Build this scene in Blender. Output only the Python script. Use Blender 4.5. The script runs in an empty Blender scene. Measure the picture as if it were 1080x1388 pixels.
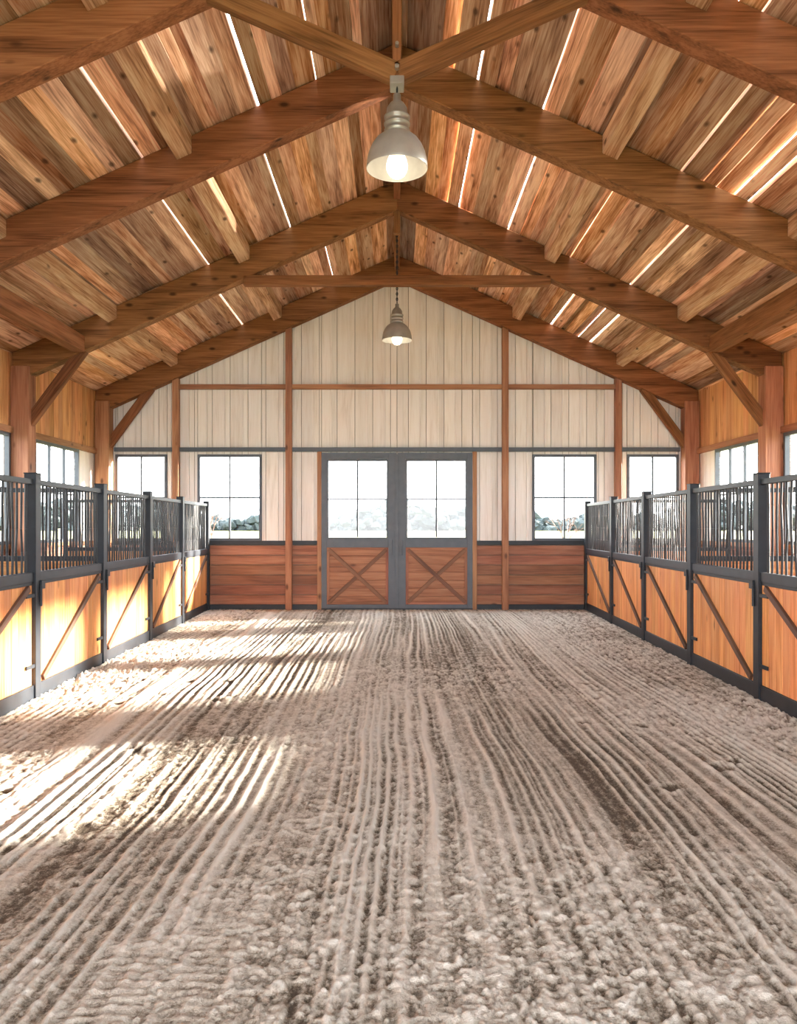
import bpy, math, random
import numpy as np
from mathutils import Vector, Matrix
random.seed(7); np.random.seed(7)
scene = bpy.context.scene

# ------------------------------------------------------------------ helpers
class MB:
    def __init__(s, name, mats):
        s.name=name; s.mats=mats; s.v=[]; s.f=[]; s.m=[]; s.r=[]; s.w=[]
    def _add(s, pts, faces, mat, locs, rnd=None):
        b=len(s.v); s.v+= [tuple(p) for p in pts]
        for f in faces: s.f.append(tuple(b+i for i in f)); s.m.append(mat)
        rnd = random.random() if rnd is None else rnd
        o=(random.uniform(0,40),random.uniform(0,40),random.uniform(0,40))
        for l in locs:
            s.r.append(rnd); s.w.append((l[0]+o[0],l[1]+o[1],l[2]+o[2]))
    HF=[(0,1,3,2),(4,6,7,5),(0,4,5,1),(2,3,7,6),(0,2,6,4),(1,5,7,3)]
    def hexa(s, pts, long, mat=0, rnd=None):
        # pts index = ix*4+iy*2+iz ; long axis 0/1/2 of the world
        if long==0: locs=[(p[1],p[2],p[0]) for p in pts]
        elif long==1: locs=[(p[0],p[2],p[1]) for p in pts]
        else: locs=[(p[0],p[1],p[2]) for p in pts]
        s._add(pts,s.HF,mat,locs,rnd)
    def box(s, x0,x1,y0,y1,z0,z1, mat=0, long=None, rnd=None):
        if x0>x1:x0,x1=x1,x0
        if y0>y1:y0,y1=y1,y0
        if z0>z1:z0,z1=z1,z0
        if long is None:
            d=[x1-x0,y1-y0,z1-z0]; long=d.index(max(d))
        s.hexa([(x,y,z) for x in (x0,x1) for y in (y0,y1) for z in (z0,z1)],long,mat,rnd)
    def beam(s,p0,p1,w,h,mat=0,up=(0,0,1),rnd=None):
        p0=Vector(p0);p1=Vector(p1); d=p1-p0; L=d.length; d.normalize()
        up=Vector(up)
        if abs(d.dot(up))>.99: up=Vector((0,1,0))
        x=d.cross(up).normalized(); y=x.cross(d).normalized()
        pts=[];loc=[]
        for a in (-w/2,w/2):
            for b in (-h/2,h/2):
                for l in (0,L):
                    pts.append(p0+x*a+y*b+d*l); loc.append((a,b,l))
        s._add(pts,s.HF,mat,loc,rnd)
    def cyl(s,p0,p1,r,mat=0,n=8,r2=None,rnd=None):
        r2=r if r2 is None else r2
        p0=Vector(p0);p1=Vector(p1); d=p1-p0; L=d.length; d.normalize()
        up=Vector((0,0,1)) if abs(d.z)<.9 else Vector((0,1,0))
        x=d.cross(up).normalized(); y=x.cross(d).normalized()
        pts=[];loc=[]
        for k in range(n):
            a=2*math.pi*k/n; ca,sa=math.cos(a),math.sin(a)
            pts.append(p0+x*ca*r+y*sa*r); loc.append((ca*r,sa*r,0))
            pts.append(p1+x*ca*r2+y*sa*r2); loc.append((ca*r2,sa*r2,L))
        fs=[(2*k,2*((k+1)%n),2*((k+1)%n)+1,2*k+1) for k in range(n)]
        fs.append(tuple(2*k for k in range(n))[::-1]); fs.append(tuple(2*k+1 for k in range(n)))
        s._add(pts,fs,mat,loc,rnd)
    def obj(s, parent=None, bevel=0, smooth=False):
        me=bpy.data.meshes.new(s.name); me.from_pydata(s.v,[],s.f)
        for m in s.mats: me.materials.append(m)
        me.polygons.foreach_set('material_index',s.m)
        a=me.attributes.new('rnd','FLOAT','POINT'); a.data.foreach_set('value',s.r)
        a=me.attributes.new('wc','FLOAT_VECTOR','POINT'); a.data.foreach_set('vector',np.array(s.w,dtype=np.float32).ravel())
        me.update()
        import bmesh
        bm=bmesh.new(); bm.from_mesh(me); bmesh.ops.recalc_face_normals(bm,faces=bm.faces); bm.to_mesh(me); bm.free()
        if smooth: me.polygons.foreach_set('use_smooth',[True]*len(me.polygons))
        o=bpy.data.objects.new(s.name,me); scene.collection.objects.link(o)
        if parent: o.parent=parent
        if bevel:
            md=o.modifiers.new('bevel','BEVEL'); md.width=bevel; md.segments=1; md.limit_method='ANGLE'
        return o

def newmat(name):
    m=bpy.data.materials.new(name); m.use_nodes=True
    nt=m.node_tree; b=nt.nodes['Principled BSDF']
    return m,nt,b
def N(nt,t,**k):
    n=nt.nodes.new(t)
    for a,v in k.items(): setattr(n,a,v)
    return n
def ramp(nt,stops):
    n=nt.nodes.new('ShaderNodeValToRGB'); cr=n.color_ramp
    cr.elements[0].position=stops[0][0]; cr.elements[0].color=(*stops[0][1],1)
    cr.elements[1].position=stops[-1][0]; cr.elements[1].color=(*stops[-1][1],1)
    for p,c in stops[1:-1]:
        e=cr.elements.new(p); e.color=(*c,1)
    return n
def wood(name, dark, mid, light, knots=.5, rough=.6, var=.35, bump=.25, spec=.3, sat=.0):
    m,nt,b=newmat(name); L=nt.links
    at=N(nt,'ShaderNodeAttribute',attribute_name='wc')
    rn=N(nt,'ShaderNodeAttribute',attribute_name='rnd')
    m1=N(nt,'ShaderNodeMapping'); m1.inputs['Scale'].default_value=(9,9,.7)
    n1=N(nt,'ShaderNodeTexNoise'); n1.inputs['Scale'].default_value=1; n1.inputs['Detail'].default_value=4; n1.inputs['Distortion'].default_value=.8
    m2=N(nt,'ShaderNodeMapping'); m2.inputs['Scale'].default_value=(70,70,2.5)
    n2=N(nt,'ShaderNodeTexNoise'); n2.inputs['Scale'].default_value=1; n2.inputs['Detail'].default_value=3
    L.new(at.outputs['Vector'],m1.inputs[0]); L.new(m1.outputs[0],n1.inputs[0])
    L.new(at.outputs['Vector'],m2.inputs[0]); L.new(m2.outputs[0],n2.inputs[0])
    mx=N(nt,'ShaderNodeMath',operation='MULTIPLY_ADD'); mx.inputs[1].default_value=.45
    L.new(n2.outputs[0],mx.inputs[0])
    m3=N(nt,'ShaderNodeMath',operation='MULTIPLY'); m3.inputs[1].default_value=.62
    L.new(n1.outputs[0],m3.inputs[0]); L.new(m3.outputs[0],mx.inputs[2])
    rp=ramp(nt,[(.38,dark),(.5,mid),(.65,light)])
    L.new(mx.outputs[0],rp.inputs[0])
    # knots
    mk=N(nt,'ShaderNodeMapping'); mk.inputs['Scale'].default_value=(5.5,5.5,2.6)
    vo=N(nt,'ShaderNodeTexVoronoi'); vo.inputs['Scale'].default_value=1
    L.new(at.outputs['Vector'],mk.inputs[0]); L.new(mk.outputs[0],vo.inputs['Vector'])
    kr=N(nt,'ShaderNodeMapRange'); kr.inputs[1].default_value=.08; kr.inputs[2].default_value=.20; kr.inputs[3].default_value=1; kr.inputs[4].default_value=0
    L.new(vo.outputs['Distance'],kr.inputs[0])
    sp=N(nt,'ShaderNodeSeparateColor'); L.new(vo.outputs['Color'],sp.inputs[0])
    gt=N(nt,'ShaderNodeMath',operation='GREATER_THAN'); gt.inputs[1].default_value=1-knots
    L.new(sp.outputs[0],gt.inputs[0])
    km=N(nt,'ShaderNodeMath',operation='MULTIPLY'); L.new(kr.outputs[0],km.inputs[0]); L.new(gt.outputs[0],km.inputs[1])
    km2=N(nt,'ShaderNodeMath',operation='MULTIPLY'); km2.inputs[1].default_value=.85; L.new(km.outputs[0],km2.inputs[0])
    kx=N(nt,'ShaderNodeMix',data_type='RGBA'); kx.inputs[7].default_value=(dark[0]*.3,dark[1]*.28,dark[2]*.28,1)
    L.new(km2.outputs[0],kx.inputs[0]); L.new(rp.outputs[0],kx.inputs[6])
    hs=N(nt,'ShaderNodeHueSaturation')
    vr=N(nt,'ShaderNodeMapRange'); vr.inputs[3].default_value=1-var; vr.inputs[4].default_value=1+var*.7
    L.new(rn.outputs['Fac'],vr.inputs[0]); L.new(vr.outputs[0],hs.inputs['Value'])
    fr=N(nt,'ShaderNodeMath',operation='MULTIPLY'); fr.inputs[1].default_value=7.31; L.new(rn.outputs['Fac'],fr.inputs[0])
    f2=N(nt,'ShaderNodeMath',operation='FRACT'); L.new(fr.outputs[0],f2.inputs[0])
    hr=N(nt,'ShaderNodeMapRange'); hr.inputs[3].default_value=.490; hr.inputs[4].default_value=.506
    L.new(f2.outputs[0],hr.inputs[0]); L.new(hr.outputs[0],hs.inputs['Hue'])
    if sat:
        fr3=N(nt,'ShaderNodeMath',operation='MULTIPLY'); fr3.inputs[1].default_value=13.7; L.new(rn.outputs['Fac'],fr3.inputs[0])
        f3=N(nt,'ShaderNodeMath',operation='FRACT'); L.new(fr3.outputs[0],f3.inputs[0])
        sr=N(nt,'ShaderNodeMapRange'); sr.inputs[3].default_value=1-sat; sr.inputs[4].default_value=1.04
        L.new(f3.outputs[0],sr.inputs[0]); L.new(sr.outputs[0],hs.inputs['Saturation'])
    L.new(kx.outputs[2],hs.inputs['Color']); L.new(hs.outputs[0],b.inputs['Base Color'])
    b.inputs['Roughness'].default_value=rough; b.inputs['Specular IOR Level'].default_value=spec
    bp=N(nt,'ShaderNodeBump'); bp.inputs['Strength'].default_value=bump; bp.inputs['Distance'].default_value=.01
    L.new(mx.outputs[0],bp.inputs['Height']); L.new(bp.outputs[0],b.inputs['Normal'])
    return m
def plain(name,col,rough=.5,metal=0,noise=.12,scale=8,bump=0,spec=.5):
    m,nt,b=newmat(name); L=nt.links
    tc=N(nt,'ShaderNodeTexCoord'); n=N(nt,'ShaderNodeTexNoise'); n.inputs['Scale'].default_value=scale; n.inputs['Detail'].default_value=5
    L.new(tc.outputs['Object'],n.inputs[0])
    rp=ramp(nt,[(.3,tuple(c*(1-noise) for c in col)),(.7,tuple(min(1,c*(1+noise)) for c in col))])
    L.new(n.outputs[0],rp.inputs[0]); L.new(rp.outputs[0],b.inputs['Base Color'])
    b.inputs['Roughness'].default_value=rough; b.inputs['Metallic'].default_value=metal; b.inputs['Specular IOR Level'].default_value=spec
    if bump:
        bp=N(nt,'ShaderNodeBump'); bp.inputs['Strength'].default_value=bump; bp.inputs['Distance'].default_value=.02
        L.new(n.outputs[0],bp.inputs['Height']); L.new(bp.outputs[0],b.inputs['Normal'])
    return m

M_roof = wood('roof_board_wood',(.25,.10,.042),(.54,.265,.125),(.80,.53,.33),knots=.5,var=.58,sat=.24,rough=.8,spec=.15)
M_beam = wood('timber_beam_wood',(.11,.043,.016),(.205,.085,.032),(.30,.135,.056),knots=.5,var=.15,rough=.75,spec=.2)
M_wall = wood('pine_wall_wood',(.42,.18,.07),(.62,.31,.13),(.74,.43,.21),knots=.4,var=.2)
M_stall= wood('stall_pine_wood',(.46,.17,.046),(.64,.275,.092),(.76,.39,.155),knots=.3,var=.15,rough=.5)
M_brown= wood('wainscot_red_wood',(.17,.065,.036),(.27,.112,.062),(.36,.165,.095),knots=.2,var=.28)
M_brace= wood('dark_brace_wood',(.05,.026,.018),(.085,.045,.03),(.13,.07,.045),knots=.1,var=.15)
M_dbrace= wood('door_brace_wood',(.10,.045,.025),(.16,.075,.042),(.22,.11,.06),knots=.1,var=.1)
M_jamb = wood('jamb_wood',(.23,.092,.045),(.33,.15,.076),(.42,.21,.11),knots=.3,var=.15)
M_cream= wood('cream_siding',(.67,.62,.56),(.77,.73,.68),(.81,.78,.74),knots=.0,var=.07,bump=.05)
M_seam = plain('siding_seam_backing',(.20,.165,.13),rough=.9)
M_steel= plain('charcoal_steel',(.017,.021,.028),rough=.45,noise=.2,spec=.35)
M_dframe= plain('door_frame_grey',(.07,.084,.105),rough=.5)
M_bar  = plain('black_bar_steel',(.014,.016,.020),rough=.35,spec=.4)
M_galv = plain('galvanised_metal',(.36,.36,.35),rough=.35,metal=.6)
M_shade= plain('lamp_shade_metal',(.36,.36,.35),rough=.4,metal=.4)
M_field= plain('field_grass',(.17,.17,.06),rough=.9,scale=.05,noise=.25)
M_tree = plain('distant_foliage',(.050,.063,.064),rough=.9,scale=.3,noise=.25,spec=.1)  # grey-blue base colour has distance haze painted into it
M_soil = plain('stall_bedding',(.35,.30,.24),rough=.9,scale=6,noise=.3,bump=.5)
# glass
M_glass=bpy.data.materials.new('window_glass'); M_glass.use_nodes=True
nt=M_glass.node_tree; nt.nodes.clear()
o=N(nt,'ShaderNodeOutputMaterial'); t=N(nt,'ShaderNodeBsdfTransparent'); g=N(nt,'ShaderNodeBsdfGlossy'); g.inputs['Roughness'].default_value=.03
mx=N(nt,'ShaderNodeMixShader'); mx.inputs[0].default_value=.04
nt.links.new(t.outputs[0],mx.inputs[1]); nt.links.new(g.outputs[0],mx.inputs[2]); nt.links.new(mx.outputs[0],o.inputs[0])
# bulb
M_bulb=bpy.data.materials.new('bulb_glow'); M_bulb.use_nodes=True
b=M_bulb.node_tree.nodes['Principled BSDF']; b.inputs['Emission Color'].default_value=(1,.86,.62,1); b.inputs['Emission Strength'].default_value=2.6

# ------------------------------------------------------------------ dims
YB=15.43; WX=5.77; ZA=6.34; SL=.45; RD=.45
ZR=ZA+RD                                  # underside of roof boards at ridge
FR=[-4.0,-.6,2.7,6.28,8.74,12.1,YB]           # frame positions (far face)
NF=len(FR)
def zb(x): return ZA-SL*abs(x)
def zt(x): return ZR-SL*abs(x)

# ------------------------------------------------------------------ roof boards ("ceiling")
gapsL={4:[.87,1.5,2.36,2.73],5:[1.6,2.82,4.35],6:[1.2,2.95],3:[.9,1.9,3.1],2:[1.2]}
gapsR={4:[.87,1.58,3.06,3.44,3.79],5:[.93,1.67,2.6,3.5],6:[2.95,3.7],3:[.9,1.9,2.8],2:[1.2]}
mb=MB('ceiling',[M_roof])
ends=[-5.0]+[f-.1 for f in FR[1:-1]]+[YB+.55]
for si,gp in ((-1,gapsL),(1,gapsR)):
    for b in range(len(ends)-1):
        bay=b+1
        y0,y1=ends[b],ends[b+1]
        x=.0; gl=sorted(gp.get(bay,[])); 
        while x<6.55:
            w=random.choice([.10,.13,.16,.18,.20]); nx=x+w; gap=-.012; taper=0
            for g in gl:
                if x+.08<g<=nx+.08:
                    nx=g; gap=random.uniform(.015,.024)+.004*g; taper=random.uniform(-.006,.010)
            dz=random.choice([0,.004,.014,.030,.046]) if gap<0 else random.choice([0,.006])
            xa,xb=x,nx-max(gap,0)*.5+(.006 if gap<0 else 0)
            th=.056 if gap<0 else .022
            pts=[]
            ya,yb=y0+.002,y1-.002
            for xx,fl in ((xa,0),(xb,1)):
                for yy in (ya,yb):
                    for zz in (0,th):
                        xo=(-taper if (fl and gap>.005 and yy==yb) else 0)
                        pts.append((si*(xx+xo),yy,zt(xx+xo)+zz+dz))
            mb.hexa(pts,1)
            x=nx+max(gap,0)*.5
mb.obj()

# ------------------------------------------------------------------ timber frames
def rafter(mb,si,Y,w=.2,x0=0,x1=WX-.02):
    pts=[(si*x,y,z) for x in (x0,x1) for y in (Y-w,Y) for z in (zb(x),zt(x)-.002)]
    mb.hexa(pts,0)
for i,Y in enumerate(FR):
    mb=MB('timber_truss',[M_beam,M_galv,M_jamb])
    w=.2; y=Y-.001 if i<NF-1 else Y-.03
    for si in (-1,1):
        rafter(mb,si,y,w)
        yc=y-w/2
        mb.beam((si*4.72,yc,zb(4.72)+.05),(si*5.62,yc,3.05),.12,.15,0)
        mb.box(si*5.48,si*5.75,y-.25,y-.0,0.0,zb(5.48)+.12,2)
    if i in (1,2,3):   # V webs and king rod
        yc=y-w/2-.005
        for si in (-1,1):
            mb.beam((si*1.50,yc,zb(1.5)+.10),(si*.0,yc,5.10),.11,.15,0)
        mb.box(-.035,.035,yc-.04,yc+.04,5.02,ZA+.1,0)
        mb.box(-.055,.055,yc-.075,yc+.075,5.0,5.06,1)
        mb.cyl((0,yc-.10,5.12),(0,yc-.04,5.12),.02,1); mb.cyl((0,yc-.09,5.3),(0,yc-.03,5.3),.016,1)
    if i==5:
        yc=y-w/2-.01
        mb.box(-2.3,2.3,yc-.09,yc+.06,5.22,5.36,0)
        mb.box(-.05,.05,yc-.05,yc+.05,6.0,ZA+.1,0)
    if i==4:
        yc=y-w/2; mb.box(-.05,.05,yc-.05,yc+.05,6.05,ZA+.1,0)
    mb.obj(bevel=.008)

mb=MB('roof_purlins',[M_beam,M_roof])
for b in range(len(FR)-1):
    y0=FR[b]+.0; y1=FR[b+1]-.2
    for si in (-1,1):
        for xp,w in ((2.28,.16),(4.25,.13)):
            pts=[(si*x,y,z-SL*x) for x in (xp-w/2,xp+w/2) for y in (y0,y1) for z in (ZR-.2,ZR-.004)]
            mb.hexa(pts,1,1,rnd=.4)
        if b<NF-2:
            mb.box(si*4.66,si*4.86,y0-.0,y1,zb(4.74)-.0,zb(4.74)+.24,0,long=1)
    mb.box(-.05,.05,y0,y1,ZR-.3,ZR-.05,0,long=1)
mb.obj(bevel=.006)

# ------------------------------------------------------------------ back wall
openings=[(-5.45,-4.45),(-3.86,-2.62),(2.62,3.86),(4.45,5.45)]
DX=1.46; WZ0,WZ1=1.35,3.0
mb=MB('wall_back',[M_cream,M_brown,M_steel,M_seam])
grid=[round(-5.76+.345*k,3) for k in range(34)]
allsp=sorted(grid+[round(g+.115,3) for g in grid])
def splits(extra): 
    ed=sorted(set([-WX,WX,-DX,DX,0.0]+[g for g in extra if abs(g)<WX]+[e for o_ in openings for e in o_]))
    ed2=[ed[0]]
    for e in ed[1:]:
        if e-ed2[-1]>.012: ed2.append(e)
    return ed2
T=.06
def wallstrips(ed2,yy0,yy1,gap,mat):
    for a,c in zip(ed2[:-1],ed2[1:]):
        m_=(a+c)/2
        inw=any(o0<m_<o1 for o0,o1 in openings); ind=abs(m_)<DX
        z0=WZ1 if (inw or ind) else 1.30
        p,q=a+gap,c-gap
        pts=[(xx,yy,zz) for xx in (p,q) for yy in (yy0,yy1) for zz in (0,1)]
        pts=[(xx,yy,z0 if zz==0 else zt(xx)) for xx,yy,zz in pts]
        mb.hexa(pts,2,mat)
wallstrips(splits(allsp),YB,YB+.025,.005,0)
wallstrips(splits([]),YB+.026,YB+T,0,3)
for g in grid:
    gx=g; w=.018
    if abs(gx)>5.7: continue
    mb.box(gx-w,gx+w,YB-.028,YB+.001,3.14,zt(abs(gx)+w),0)
    if not any(o0-.06<gx<o1+.06 for o0,o1 in openings) and abs(gx)>DX+.12:
        mb.box(gx-w,gx+w,YB-.028,YB+.001,1.33,3.04,0)
for sx_ in (-1,1):
    z=.1
    while z<1.2:
        h=min(.192,1.25-z)
        mb.box(sx_*(DX+.07),sx_*WX,YB-.014+random.uniform(0,.006),YB+.025,z,z+h-.014,1,long=0)
        z+=h
    mb.box(sx_*(DX+.07),sx_*WX,YB+.026,YB+T,0.0,1.31,3)
    mb.box(sx_*(DX+.07),sx_*WX,YB-.03,YB+.02,1.25,1.33,2)
    mb.box(sx_*(DX+.07),sx_*WX,YB-.05,YB+T-.01,-.03,.10,2)
mb.box(-DX-.07,DX+.07,YB-.06,YB+T,-.1,.028,2)
mb.obj(bevel=.002)

mb=MB('trim_1',[M_jamb,M_dframe])     # posts and girts of the back wall
for x in (2.08,4.25):
    for si in (-1,1):
        mb.box(si*x-.06,si*x+.06,YB-.16,YB-.03,0,zb(x)+.02,0)
for a,c in ((-4.19,-2.14),(2.14,4.19),(-2.02,2.02)): mb.box(a,c,YB-.12,YB-.03,4.25,4.34,0)
for a,c in ((-5.45,-4.31),(-4.19,-2.14),(-2.02,2.02),(2.14,4.19),(4.31,5.45)):
    mb.box(a,c,YB-.09,YB-.015,3.05,3.13,1)
for si in (-1,1):
    mb.box(si*(DX-.0),si*(DX+.08),YB-.065,YB+T,0,3.05,0)
mb.obj(bevel=.004)

def window(name_i, axis, pos, a0,a1, z0,z1, inward, nv=1, nh=1, fr=.05):
    mb=MB('window_%d'%name_i,[M_dframe,M_glass])
    def B(p0,p1,q0,q1,d0,d1,mat=0):
        if axis==0: mb.box(p0,p1,pos+d0,pos+d1,q0,q1,mat)
        else: mb.box(pos+d0,pos+d1,p0,p1,q0,q1,mat)
    d0,d1=-.02,.05
    if axis==1 and inward>0: d0,d1=-.05,.02
    B(a0,a0+fr,z0,z1,d0,d1); B(a1-fr,a1,z0,z1,d0,d1)
    B(a0+fr,a1-fr,z1-fr,z1,d0,d1); B(a0+fr,a1-fr,z0,z0+fr,d0,d1)
    for k in range(nv):
        c=a0+(a1-a0)*(k+1)/(nv+1); B(c-.015,c+.015,z0+fr,z1-fr,d0+.01,d1-.01)
    for k in range(nh):
        c=z0+(z1-z0)*(k+1)/(nh+1); B(a0+fr,a1-fr,c-.015,c+.015,d0+.015,d1-.015)
    m_=(d0+d1)/2
    B(a0+fr,a1-fr,z0+fr,z1-fr,m_-.003,m_+.003,1)
    return mb.obj()
wi=1
for o0,o1 in openings:
    window(wi,0,YB,o0,o1,WZ0-.02,WZ1,0); wi+=1

# doors
for k,(xa,xb) in enumerate(((-1.455,-.008),(.008,1.455))):
    mb=MB('door_%d'%(k+1),[M_dframe,M_brown,M_dbrace,M_glass,M_galv])
    y0,y1=YB-.06,YB+.0
    so,sc=(.10,.16)
    L_,R_=(so,sc) if k==0 else (sc,so)
    mb.box(xa,xa+L_,y0,y1,.03,3.03); mb.box(xb-R_,xb,y0,y1,.03,3.03)
    if k==0: mb.box(-.03,.03,YB-.075,YB-.061,.03,3.0)
    xi,xj=xa+L_,xb-R_
    mb.box(xi,xj,y0,y1,2.90,3.03); mb.box(xi,xj,y0,y1,1.20,1.36); mb.box(xi,xj,y0,y1,.03,.10)
    c=(xi+xj)/2
    fw=.035
    for p,q in ((xi,xi+fw),(xj-fw,xj)): mb.box(p,q,y0+.012,y1-.012,1.36,2.90)
    mb.box(xi+fw,xj-fw,y0+.012,y1-.012,1.36,1.36+fw); mb.box(xi+fw,xj-fw,y0+.012,y1-.012,2.90-fw,2.90)
    mb.box(c-.017,c+.017,y0+.015,y1-.015,1.40,2.87); mb.box(xi+fw,xj-fw,y0+.016,y1-.016,2.115,2.145)
    mb.box(xi+fw,xj-fw,YB-.033,YB-.027,1.4,2.87,3)
    z=.10
    mb.box(xi,xj,y1-.012,y1,.10,1.20,1)
    while z<1.19:
        h=min(.158,1.20-z); mb.box(xi,xj,y0+.025,y1-.013,z,z+h-.008,1,long=0,rnd=.8); z+=h
    mb.box(xi+.05,xj-.05,y0+.008,y0+.024,.10,.15,1,long=0)
    mb.box(xi,xi+.05,y0+.008,y0+.024,.10,1.20,1); mb.box(xj-.05,xj,y0+.008,y0+.024,.10,1.20,1)
    mb.box(xi+.05,xj-.05,y0+.008,y0+.024,1.15,1.20,1)
    mb.beam((xi+.04,y0+.006,.14),(xj-.04,y0+.006,1.16),.03,.07,2,up=(0,0,1))
    mb.beam((xi+.04,y0+.004,1.16),(xj-.04,y0+.004,.14),.03,.07,2,up=(0,0,1))
    hx = xb-.09 if k==0 else xa+.09
    mb.cyl((hx,y0-.04,1.05),(hx,y0-.04,1.35),.012,0); mb.cyl((hx,y0-.04,1.07),(hx,y0,1.07),.01,0); mb.cyl((hx,y0-.04,1.33),(hx,y0,1.33),.01,0)
    mb.obj(bevel=.003)

# ------------------------------------------------------------------ side walls
wins=[(12.6,14.35),(9.9,11.8),(6.9,8.45),(3.2,4.7),(0,1.4),(-3.2,-1.6)]
for si,nm in ((-1,'wall_left'),(1,'wall_right')):
    mb=MB(nm,[M_wall,M_cream,M_brown,M_jamb,M_seam])
    X0,X1=si*WX,si*(WX+.03)
    XB0,XB1=si*(WX+.031),si*(WX+.06)
    Y0=-4.3
    y=Y0
    while y<YB+.06:
        w=min(random.uniform(.15,.2),YB+.06-y); mb.box(X0,X1,y,y+w-.005,3.0,zt(WX),0,long=2,rnd=None); y+=w
    mb.box(XB0,XB1,Y0,YB+.06,3.0,zt(WX),4)
    for a,c in zip([Y0]+[w_[1] for w_ in wins[::-1]],[w_[0] for w_ in wins[::-1]]+[YB+.06]):
        y=a
        mb.box(XB0,XB1,a,c,1.33,3.0,4)
        while y<c-.001:
            w=min(.3,c-y); mb.box(X0,X1,y,y+w-.004,1.33,3.0,1,long=2); y+=w
    z=0
    mb.box(XB0,XB1,Y0,YB,0,1.33,4)
    while z<1.32:
        h=min(.19,1.33-z); mb.box(X0,X1,Y0,YB,z,z+h-.006,2,long=1); z+=h
    mb.box(X0-si*.07,X0,Y0,YB-.0,2.99,3.09,3,long=1)
    mb.box(X0-si*.05,X0,Y0,YB-.05,1.27,1.34,3,long=1)
    mb.obj(bevel=.002)
    for a,c in wins:
        window(wi,1,si*WX,a,c,1.34,2.99,si,nv=1 if c-a<1.4 else 2); wi+=1

# ------------------------------------------------------------------ stalls
def sx(Y): return 3.66+(Y-15.3)*.035
posts=[15.31,13.2,11.25,9.28,7.4,5.45,3.5,1.55,-.4,-2.35]
for si in (-1,1):
    for i in range(len(posts)-1):
        yf,yn=posts[i],posts[i+1]
        P=lambda y,off=0: si*(sx(y)+off)
        mb=MB('horse_stall_front',[M_steel,M_stall,M_bar,M_brace])
        mb.box(P(yn)-.055,P(yn)+.055,yn-.055,yn+.055,-.03,2.09,0)
        mb.box(P(yn)-.06,P(yn)+.06,yn-.06,yn+.06,2.09,2.10,0)
        if i==0: mb.box(P(yf)-.055,P(yf)+.055,yf-.055,yf+.055,-.03,2.09,0)
        a,c=yn+.055,yf-.055
        def R(z0,z1,w,mat=0): 
            z=(z0+z1)/2; mb.beam((P(a),a,z),(P(c),c,z),w,z1-z0,mat)
        R(1.99,2.04,.06); R(1.09,1.18,.07); R(-.02,.14,.07)
        R(1.06,1.09,.05,0)
        n=int((c-a)/.135); 
        for k in range(n):
            y0=a+(c-a)*k/n; y1=a+(c-a)*(k+1)/n
            xm0,xm1=P(y0),P(y1)
            pts=[(xm+d,yy,zz) for d in (-.018,.018) for (xm,yy) in ((xm0,y0+.0015),(xm1,y1-.0015)) for zz in (.14,1.06)]
            mb.hexa(pts,2,1)
        o_=-.03
        mb.beam((P(a+.10,o_),a+.10,.17),(P(c-.10,o_),c-.10,1.04),.03,.06,3,up=(0,0,1))
        nb=int((c-a)/.088)
        for k in range(1,nb):
            y=a+(c-a)*k/nb
            pz=[1.17,1.37,1.58,1.79,2.0]; pp=[Vector((P(y)+random.uniform(-.004,.004),y+(random.uniform(-.012,.012) if 0<j<4 else 0),z)) for j,z in enumerate(pz)]
            for j in range(4): mb.cyl(pp[j],pp[j+1],.0115,2,n=7)
        mb.box(P(a,-.075),P(a,-.03),a-.03,a+.05,1.02,1.10,0)
        mb.cyl((P(a,-.07),a-.03,.86),(P(a,-.07),a-.03,1.05),.012,0)
        for hz in (.3,.95): mb.box(P(c,-.045),P(c,-.03),c-.16,c+.02,hz,hz+.035,0)
        mb.obj(bevel=.003)
    for yp in (13.2,9.28,5.45,1.55,-2.35):
        mb=MB('stall_partition',[M_stall,M_steel,M_bar])
        x0,x1=sx(yp)+.06,5.47
        z=.02
        while z<1.2:
            h=min(.17,1.2-z); mb.box(si*x0,si*x1,yp-.02,yp+.02,z,z+h-.004,0,long=0); z+=h
        mb.box(si*x0,si*x1,yp-.03,yp+.03,1.2,1.26,1); mb.box(si*x0,si*x1,yp-.03,yp+.03,2.0,2.05,1)
        nb=int((x1-x0)/.11)
        for k in range(1,nb):
            x=x0+(x1-x0)*k/nb; mb.cyl((si*x,yp,1.25),(si*x,yp,2.01),.011,2,n=6)
        mb.obj(bevel=.003)

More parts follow.
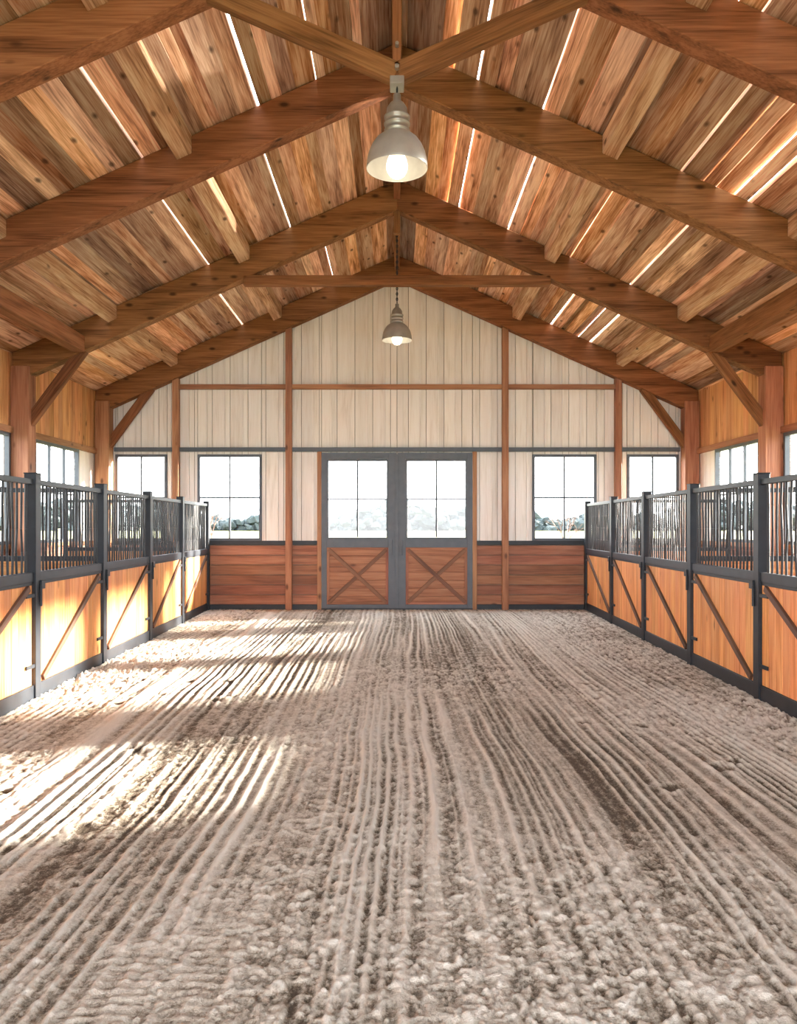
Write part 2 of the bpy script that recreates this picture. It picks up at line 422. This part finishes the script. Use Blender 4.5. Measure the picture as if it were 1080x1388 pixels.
# ------------------------------------------------------------------ pendant lamps
def lathe(name,prof,mat,loc,parent,n=40,solid=0):
    v=[];f=[]
    for r,z in prof:
        for k in range(n):
            a=2*math.pi*k/n; v.append((r*math.cos(a),r*math.sin(a),z))
    for j in range(len(prof)-1):
        for k in range(n):
            f.append((j*n+k,j*n+(k+1)%n,(j+1)*n+(k+1)%n,(j+1)*n+k))
    me=bpy.data.meshes.new(name); me.from_pydata(v,[],f); me.materials.append(mat)
    me.polygons.foreach_set('use_smooth',[True]*len(f))
    o=bpy.data.objects.new(name,me); scene.collection.objects.link(o); o.parent=parent; o.location=loc
    if solid:
        md=o.modifiers.new('s','SOLIDIFY'); md.thickness=solid; md.offset=-1
    return o
def pendant(Y,zr,zhang):
    e=bpy.data.objects.new('pendant_lamp',None); e.location=(0,Y,zr); scene.collection.objects.link(e)
    lathe('shade',[(.236,-.005),(.238,.0),(.236,.02),(.230,.07),(.218,.12),(.196,.17),(.165,.215),(.13,.245),(.10,.265),(.085,.275)],M_shade,(0,0,0),e,solid=.005)
    lathe('socket_housing',[(.09,.27),(.100,.285),(.100,.295),(.092,.30),(.092,.33),(.102,.335),(.102,.345),(.090,.35),(.090,.38),(.100,.385),(.100,.40),(.085,.41),(.08,.46),(.055,.50),(.03,.52),(.03,.57),(.012,.58),(.0,.58)],M_galv,(0,0,0),e)
    lathe('bulb',[(0,-.075),(.035,-.07),(.062,-.05),(.080,-.015),(.084,.02),(.074,.065),(.05,.12),(.035,.17),(.035,.27)],M_bulb,(0,0,0),e)
    mb=MB('cable_and_chain',[M_steel])
    mb.cyl((0,0,.57),(0,0,zhang-zr),.008,0)
    z=.58; k=0
    while z<zhang-zr-.03:
        pts=8; r=.016
        for q in range(pts):
            a0=2*math.pi*q/pts;a1=2*math.pi*(q+1)/pts
            c0=(r*math.cos(a0),.026*math.sin(a0)); c1=(r*math.cos(a1),.026*math.sin(a1))
            if k%2: mb.cyl((c0[0],0,z+.026+c0[1]),(c1[0],0,z+.026+c1[1]),.005,0,n=5)
            else: mb.cyl((0,c0[0],z+.026+c0[1]),(0,c1[0],z+.026+c1[1]),.005,0,n=5)
        z+=.042;k+=1
    o=mb.obj(parent=e)
    l=bpy.data.lights.new('lamp_light','POINT'); l.energy=8; l.color=(1,.8,.55); l.shadow_soft_size=.06
    lo=bpy.data.objects.new('lamp_light',l); lo.location=(0,0,-.18); lo.parent=e; scene.collection.objects.link(lo)
pendant(6.17,4.375,4.995)
pendant(12.6,4.55,6.5)

# ------------------------------------------------------------------ floor
def vn(x,y,seed):
    xi=np.floor(x).astype(np.int64); yi=np.floor(y).astype(np.int64)
    fx=x-xi; fy=y-yi; fx=fx*fx*(3-2*fx); fy=fy*fy*(3-2*fy)
    def h(a,b):
        n=(a*374761393+b*668265263+seed*1442695041)&0xffffffff
        n=((n^(n>>13))*1274126177)&0xffffffff
        n=(n^(n>>16))&0xffffffff
        return n/4294967295.0
    return (h(xi,yi)*(1-fx)+h(xi+1,yi)*fx)*(1-fy)+(h(xi,yi+1)*(1-fx)+h(xi+1,yi+1)*fx)*fy
ys=[-4.0]
while ys[-1]<1.6: ys.append(ys[-1]+.06)
while ys[-1]<YB: ys.append(ys[-1]+max(.0065,.0065*(ys[-1]/2.6)**1.4))
ys[-1]=YB
ys=np.array(ys); xs=np.linspace(-3.72,3.72,1250)
X,Y=np.meshgrid(xs,ys)
Z0=np.zeros_like(X)
Xw=X+.12*(vn(Y*.22,Z0,5)-.5)+.03*(vn(Y*1.3,X*.8,6)-.5)+.012*(vn(X*9,Y*5,7)-.5)
edge=np.clip((np.abs(X)-1.9)/1.5,0,1); edge=edge*edge*(3-2*edge)
patch=vn(X*.9,Y*.6,21)
ph=Xw/.085+6.0*vn(Xw*1.9,Y*.05,8)
line=np.power(.5+.5*np.sin(2*np.pi*ph),2.4)
amp=np.clip(1.8*vn(Xw*5.0,Y*.22,9)-.28,.05,1.3)
l2=1-np.abs(2*vn(Xw*17,Y*.22,12)-1); l2=l2**3
l3=vn(Xw*42,Y*.6,14)-.5
broad=(vn(Xw*2.6,Y*.10,11)-.5)
lm=np.clip(.55+1.0*vn(X*1.4,Y*.45,61),.6,1.2)          # furrows fade in and out
lines=(.0145*line*amp+.009*l2+.006*l3)*(1-.45*edge)*lm+.010*broad
def cr(f,s,t,ay=.82): 
    n=vn(X*f+3*vn(X*f*.3,Y*f*.3,s+50),Y*f*ay,s); return np.clip((n-t)/(1-t),0,1)
crumb=.008*cr(13,31,.5,.7)+.016*cr(34,32,.45,.75)+.014*cr(72,33,.4,.8)
cm=(.38+.7*np.clip(patch*1.8-.45,0,1))*(1-.5*line*np.clip(amp,0,1))*(1.4-.6*lm)+1.0*edge*(.3+1.1*patch)
h=lines+crumb*cm-.008
for cx,wd,phs in ((-1.02,.10,0),(-.70,.09,.4),(1.35,.10,.7)):
    xc=Xw-cx-.06*np.sin(Y*.35+phs*6)
    d=np.abs(xc)
    m_=np.clip((wd-d)/.03,0,1)
    tr=.0030*np.tanh(2*np.sin(Y*2*np.pi/.05+ d*18+2*vn(X*8,Y*6,90)))
    br=np.clip(vn(Y*1.1,Z0+cx*9,44)*2.2-.85,0,1)*(.5+.5*patch)
    h=h*(1-m_*br*.5)+(tr+.002)*m_*br
# scuffed, irregular dents near the sides
rr=np.random.RandomState(5)
for k in range(45):
    hx=rr.uniform(1.5,3.3)*rr.choice([-1,1]); hy=rr.uniform(2.2,8.5)
    j0,j1=np.searchsorted(ys,[hy-.25,hy+.25]); i0,i1=np.searchsorted(xs,[hx-.25,hx+.25])
    Xs,Ys=X[j0:j1,i0:i1],Y[j0:j1,i0:i1]
    dx=Xs-hx; dy=(Ys-hy)*.85
    d=np.sqrt(dx*dx+dy*dy)+.07*(vn(Xs*14,Ys*14,71)-.5)+.03*(vn(Xs*34,Ys*34,72)-.5)
    h[j0:j1,i0:i1]+= -.012*np.exp(-(d/.06)**4)+.010*np.exp(-((d-.09)/.03)**2)*vn(Xs*18,Ys*18,73)
und=(vn(X*.7,Y*.5,51)-.5)*.010
hv=h.copy()
h=h+und
fade=np.clip((3.72-np.abs(X))/.4,.35,1)*np.clip((YB-Y)/.6,.3,1)
h=h*fade
ny,nx=X.shape
co=np.stack([X,Y,h],-1).reshape(-1,3).astype(np.float32)
idx=np.arange(ny*nx).reshape(ny,nx)
q=np.stack([idx[:-1,:-1],idx[:-1,1:],idx[1:,1:],idx[1:,:-1]],-1).reshape(-1,4).astype(np.int32)
me=bpy.data.meshes.new('floor'); me.vertices.add(len(co)); me.vertices.foreach_set('co',co.ravel())
me.loops.add(q.size); me.loops.foreach_set('vertex_index',q.ravel())
me.polygons.add(len(q)); me.polygons.foreach_set('loop_start',np.arange(0,q.size,4,dtype=np.int32))
try: me.polygons.foreach_set('loop_total',np.full(len(q),4,dtype=np.int32))
except Exception: pass
me.update(calc_edges=True); me.validate()
me.polygons.foreach_set('use_smooth',[True]*len(me.polygons))
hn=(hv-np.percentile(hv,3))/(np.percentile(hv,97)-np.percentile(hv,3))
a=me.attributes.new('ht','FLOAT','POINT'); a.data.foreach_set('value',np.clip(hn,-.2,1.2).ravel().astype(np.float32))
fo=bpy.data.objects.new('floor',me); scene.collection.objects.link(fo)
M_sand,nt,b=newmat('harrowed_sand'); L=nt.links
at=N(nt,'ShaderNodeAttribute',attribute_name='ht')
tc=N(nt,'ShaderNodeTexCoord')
n1=N(nt,'ShaderNodeTexNoise'); n1.inputs['Scale'].default_value=95; n1.inputs['Detail'].default_value=7; n1.inputs['Roughness'].default_value=.8
n2=N(nt,'ShaderNodeTexNoise'); n2.inputs['Scale'].default_value=1.2; n2.inputs['Detail'].default_value=3
n3=N(nt,'ShaderNodeTexNoise'); n3.inputs['Scale'].default_value=260; n3.inputs['Detail'].default_value=3
for n in (n1,n2,n3): L.new(tc.outputs['Object'],n.inputs[0])
mp4=N(nt,'ShaderNodeMapping'); mp4.inputs['Scale'].default_value=(36,13,20)
n4=N(nt,'ShaderNodeTexNoise'); n4.inputs['Scale'].default_value=1; n4.inputs['Detail'].default_value=6; n4.inputs['Roughness'].default_value=.78
L.new(tc.outputs['Object'],mp4.inputs[0]); L.new(mp4.outputs[0],n4.inputs[0])
def madd(src,k,add):
    n=N(nt,'ShaderNodeMath',operation='MULTIPLY_ADD'); n.inputs[1].default_value=k
    L.new(src,n.inputs[0])
    if isinstance(add,float): n.inputs[2].default_value=add
    else: L.new(add,n.inputs[2])
    return n.outputs[0]
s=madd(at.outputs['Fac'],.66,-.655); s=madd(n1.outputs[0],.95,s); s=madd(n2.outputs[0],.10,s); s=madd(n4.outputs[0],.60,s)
rp=ramp(nt,[(.12,(.13,.10,.075)),(.27,(.36,.31,.25)),(.42,(.62,.565,.485)),(.68,(.84,.795,.72))])  # damp grooves darker, dry ridges lighter; colour also paints in relief shading
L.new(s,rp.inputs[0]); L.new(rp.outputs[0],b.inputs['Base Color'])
b.inputs['Roughness'].default_value=.95; b.inputs['Specular IOR Level'].default_value=.1
sb=madd(n3.outputs[0],.5,n1.outputs[0]); sb=madd(n4.outputs[0],.8,sb)
bp=N(nt,'ShaderNodeBump'); bp.inputs['Strength'].default_value=1.0; bp.inputs['Distance'].default_value=.014
L.new(sb,bp.inputs['Height']); L.new(bp.outputs[0],b.inputs['Normal'])
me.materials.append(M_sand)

mb=MB('stall_floor',[M_soil])
mb.box(-WX-.06,WX+.06,-5.0,YB+.06,-.16,-.055); mb.obj()

# ------------------------------------------------------------------ outside
mb=MB('field_ground',[M_field])
mb.box(-700,700,-60,900,-.4,-.17); mb.obj()
import bmesh
bm=bmesh.new()
rr=random.Random(3)
for k in range(2200):
    x=rr.uniform(-260,260); y=rr.uniform(330,380)
    env=10+3.5*math.sin(x*.045+1)+2.0*math.sin(x*.13+2)
    r=rr.uniform(1.2,3.0)
    zc=rr.uniform(0,1)**.8*max(1.5,env-r)
    mt=Matrix.Translation((x,y,zc))@Matrix.Diagonal((r*rr.uniform(.9,1.5),r,r*rr.uniform(.7,1.1),1))
    res=bmesh.ops.create_icosphere(bm,subdivisions=1,radius=1,matrix=mt)
    for v in res['verts']:
        v.co+=Vector((rr.uniform(-.6,.6),rr.uniform(-.6,.6),rr.uniform(-.6,.6)))
me=bpy.data.meshes.new('tree_line'); bm.to_mesh(me); bm.free(); me.materials.append(M_tree)
scene.collection.objects.link(bpy.data.objects.new('tree_line',me))
def bare_tree(x,y,hgt,seed):
    rr=random.Random(seed); mb=MB('bare_tree',[M_brace])
    def br(p,d,l,r,dep):
        q=p+d*l; mb.cyl(p,q,r,0,n=5,r2=r*.65)
        if dep==0: return
        for k in range(3):
            nd=(d+Vector((rr.uniform(-.8,.8),rr.uniform(-.8,.8),rr.uniform(-.1,.5)))).normalized()
            br(q,nd,l*rr.uniform(.6,.8),r*.62,dep-1)
    br(Vector((x,y,-.17)),Vector((.05,0,1)),hgt*.3,hgt*.02,4); mb.obj()
bare_tree(8.4,40,2.9,2); bare_tree(-14,60,3.6,5)

# ------------------------------------------------------------------ light
w=bpy.data.worlds.new('World'); scene.world=w; w.use_nodes=True
nt=w.node_tree; bg=nt.nodes['Background']
tc=N(nt,'ShaderNodeTexCoord'); sp=N(nt,'ShaderNodeSeparateXYZ'); nt.links.new(tc.outputs['Generated'],sp.inputs[0])
rp=ramp(nt,[(.0,(.96,.98,1)),(.35,(.91,.95,1)),(1,(.78,.88,1))]); nt.links.new(sp.outputs[2],rp.inputs[0]); nt.links.new(rp.outputs[0],bg.inputs[0])
bg.inputs[1].default_value=10.0
sl=bpy.data.lights.new('sun','SUN'); sl.energy=78; sl.angle=.07; sl.color=(1,.92,.79)
so=bpy.data.objects.new('sun',sl); so.rotation_euler=Vector((-1,-.36,-.26)).to_track_quat('-Z','Y').to_euler(); so.location=(30,20,12); scene.collection.objects.link(so)

# ------------------------------------------------------------------ camera
cd=bpy.data.cameras.new('camera'); cam=bpy.data.objects.new('camera',cd); scene.collection.objects.link(cam)
cam.location=(0,0,1.6); cam.rotation_euler=(math.pi/2,0,0)
cd.sensor_fit='HORIZONTAL'; cd.sensor_width=36; cd.lens=36
cd.shift_x=2/1080; cd.shift_y=20/1080; cd.clip_end=2000
scene.camera=cam
scene.view_settings.view_transform='Standard'
scene.view_settings.exposure=0.30
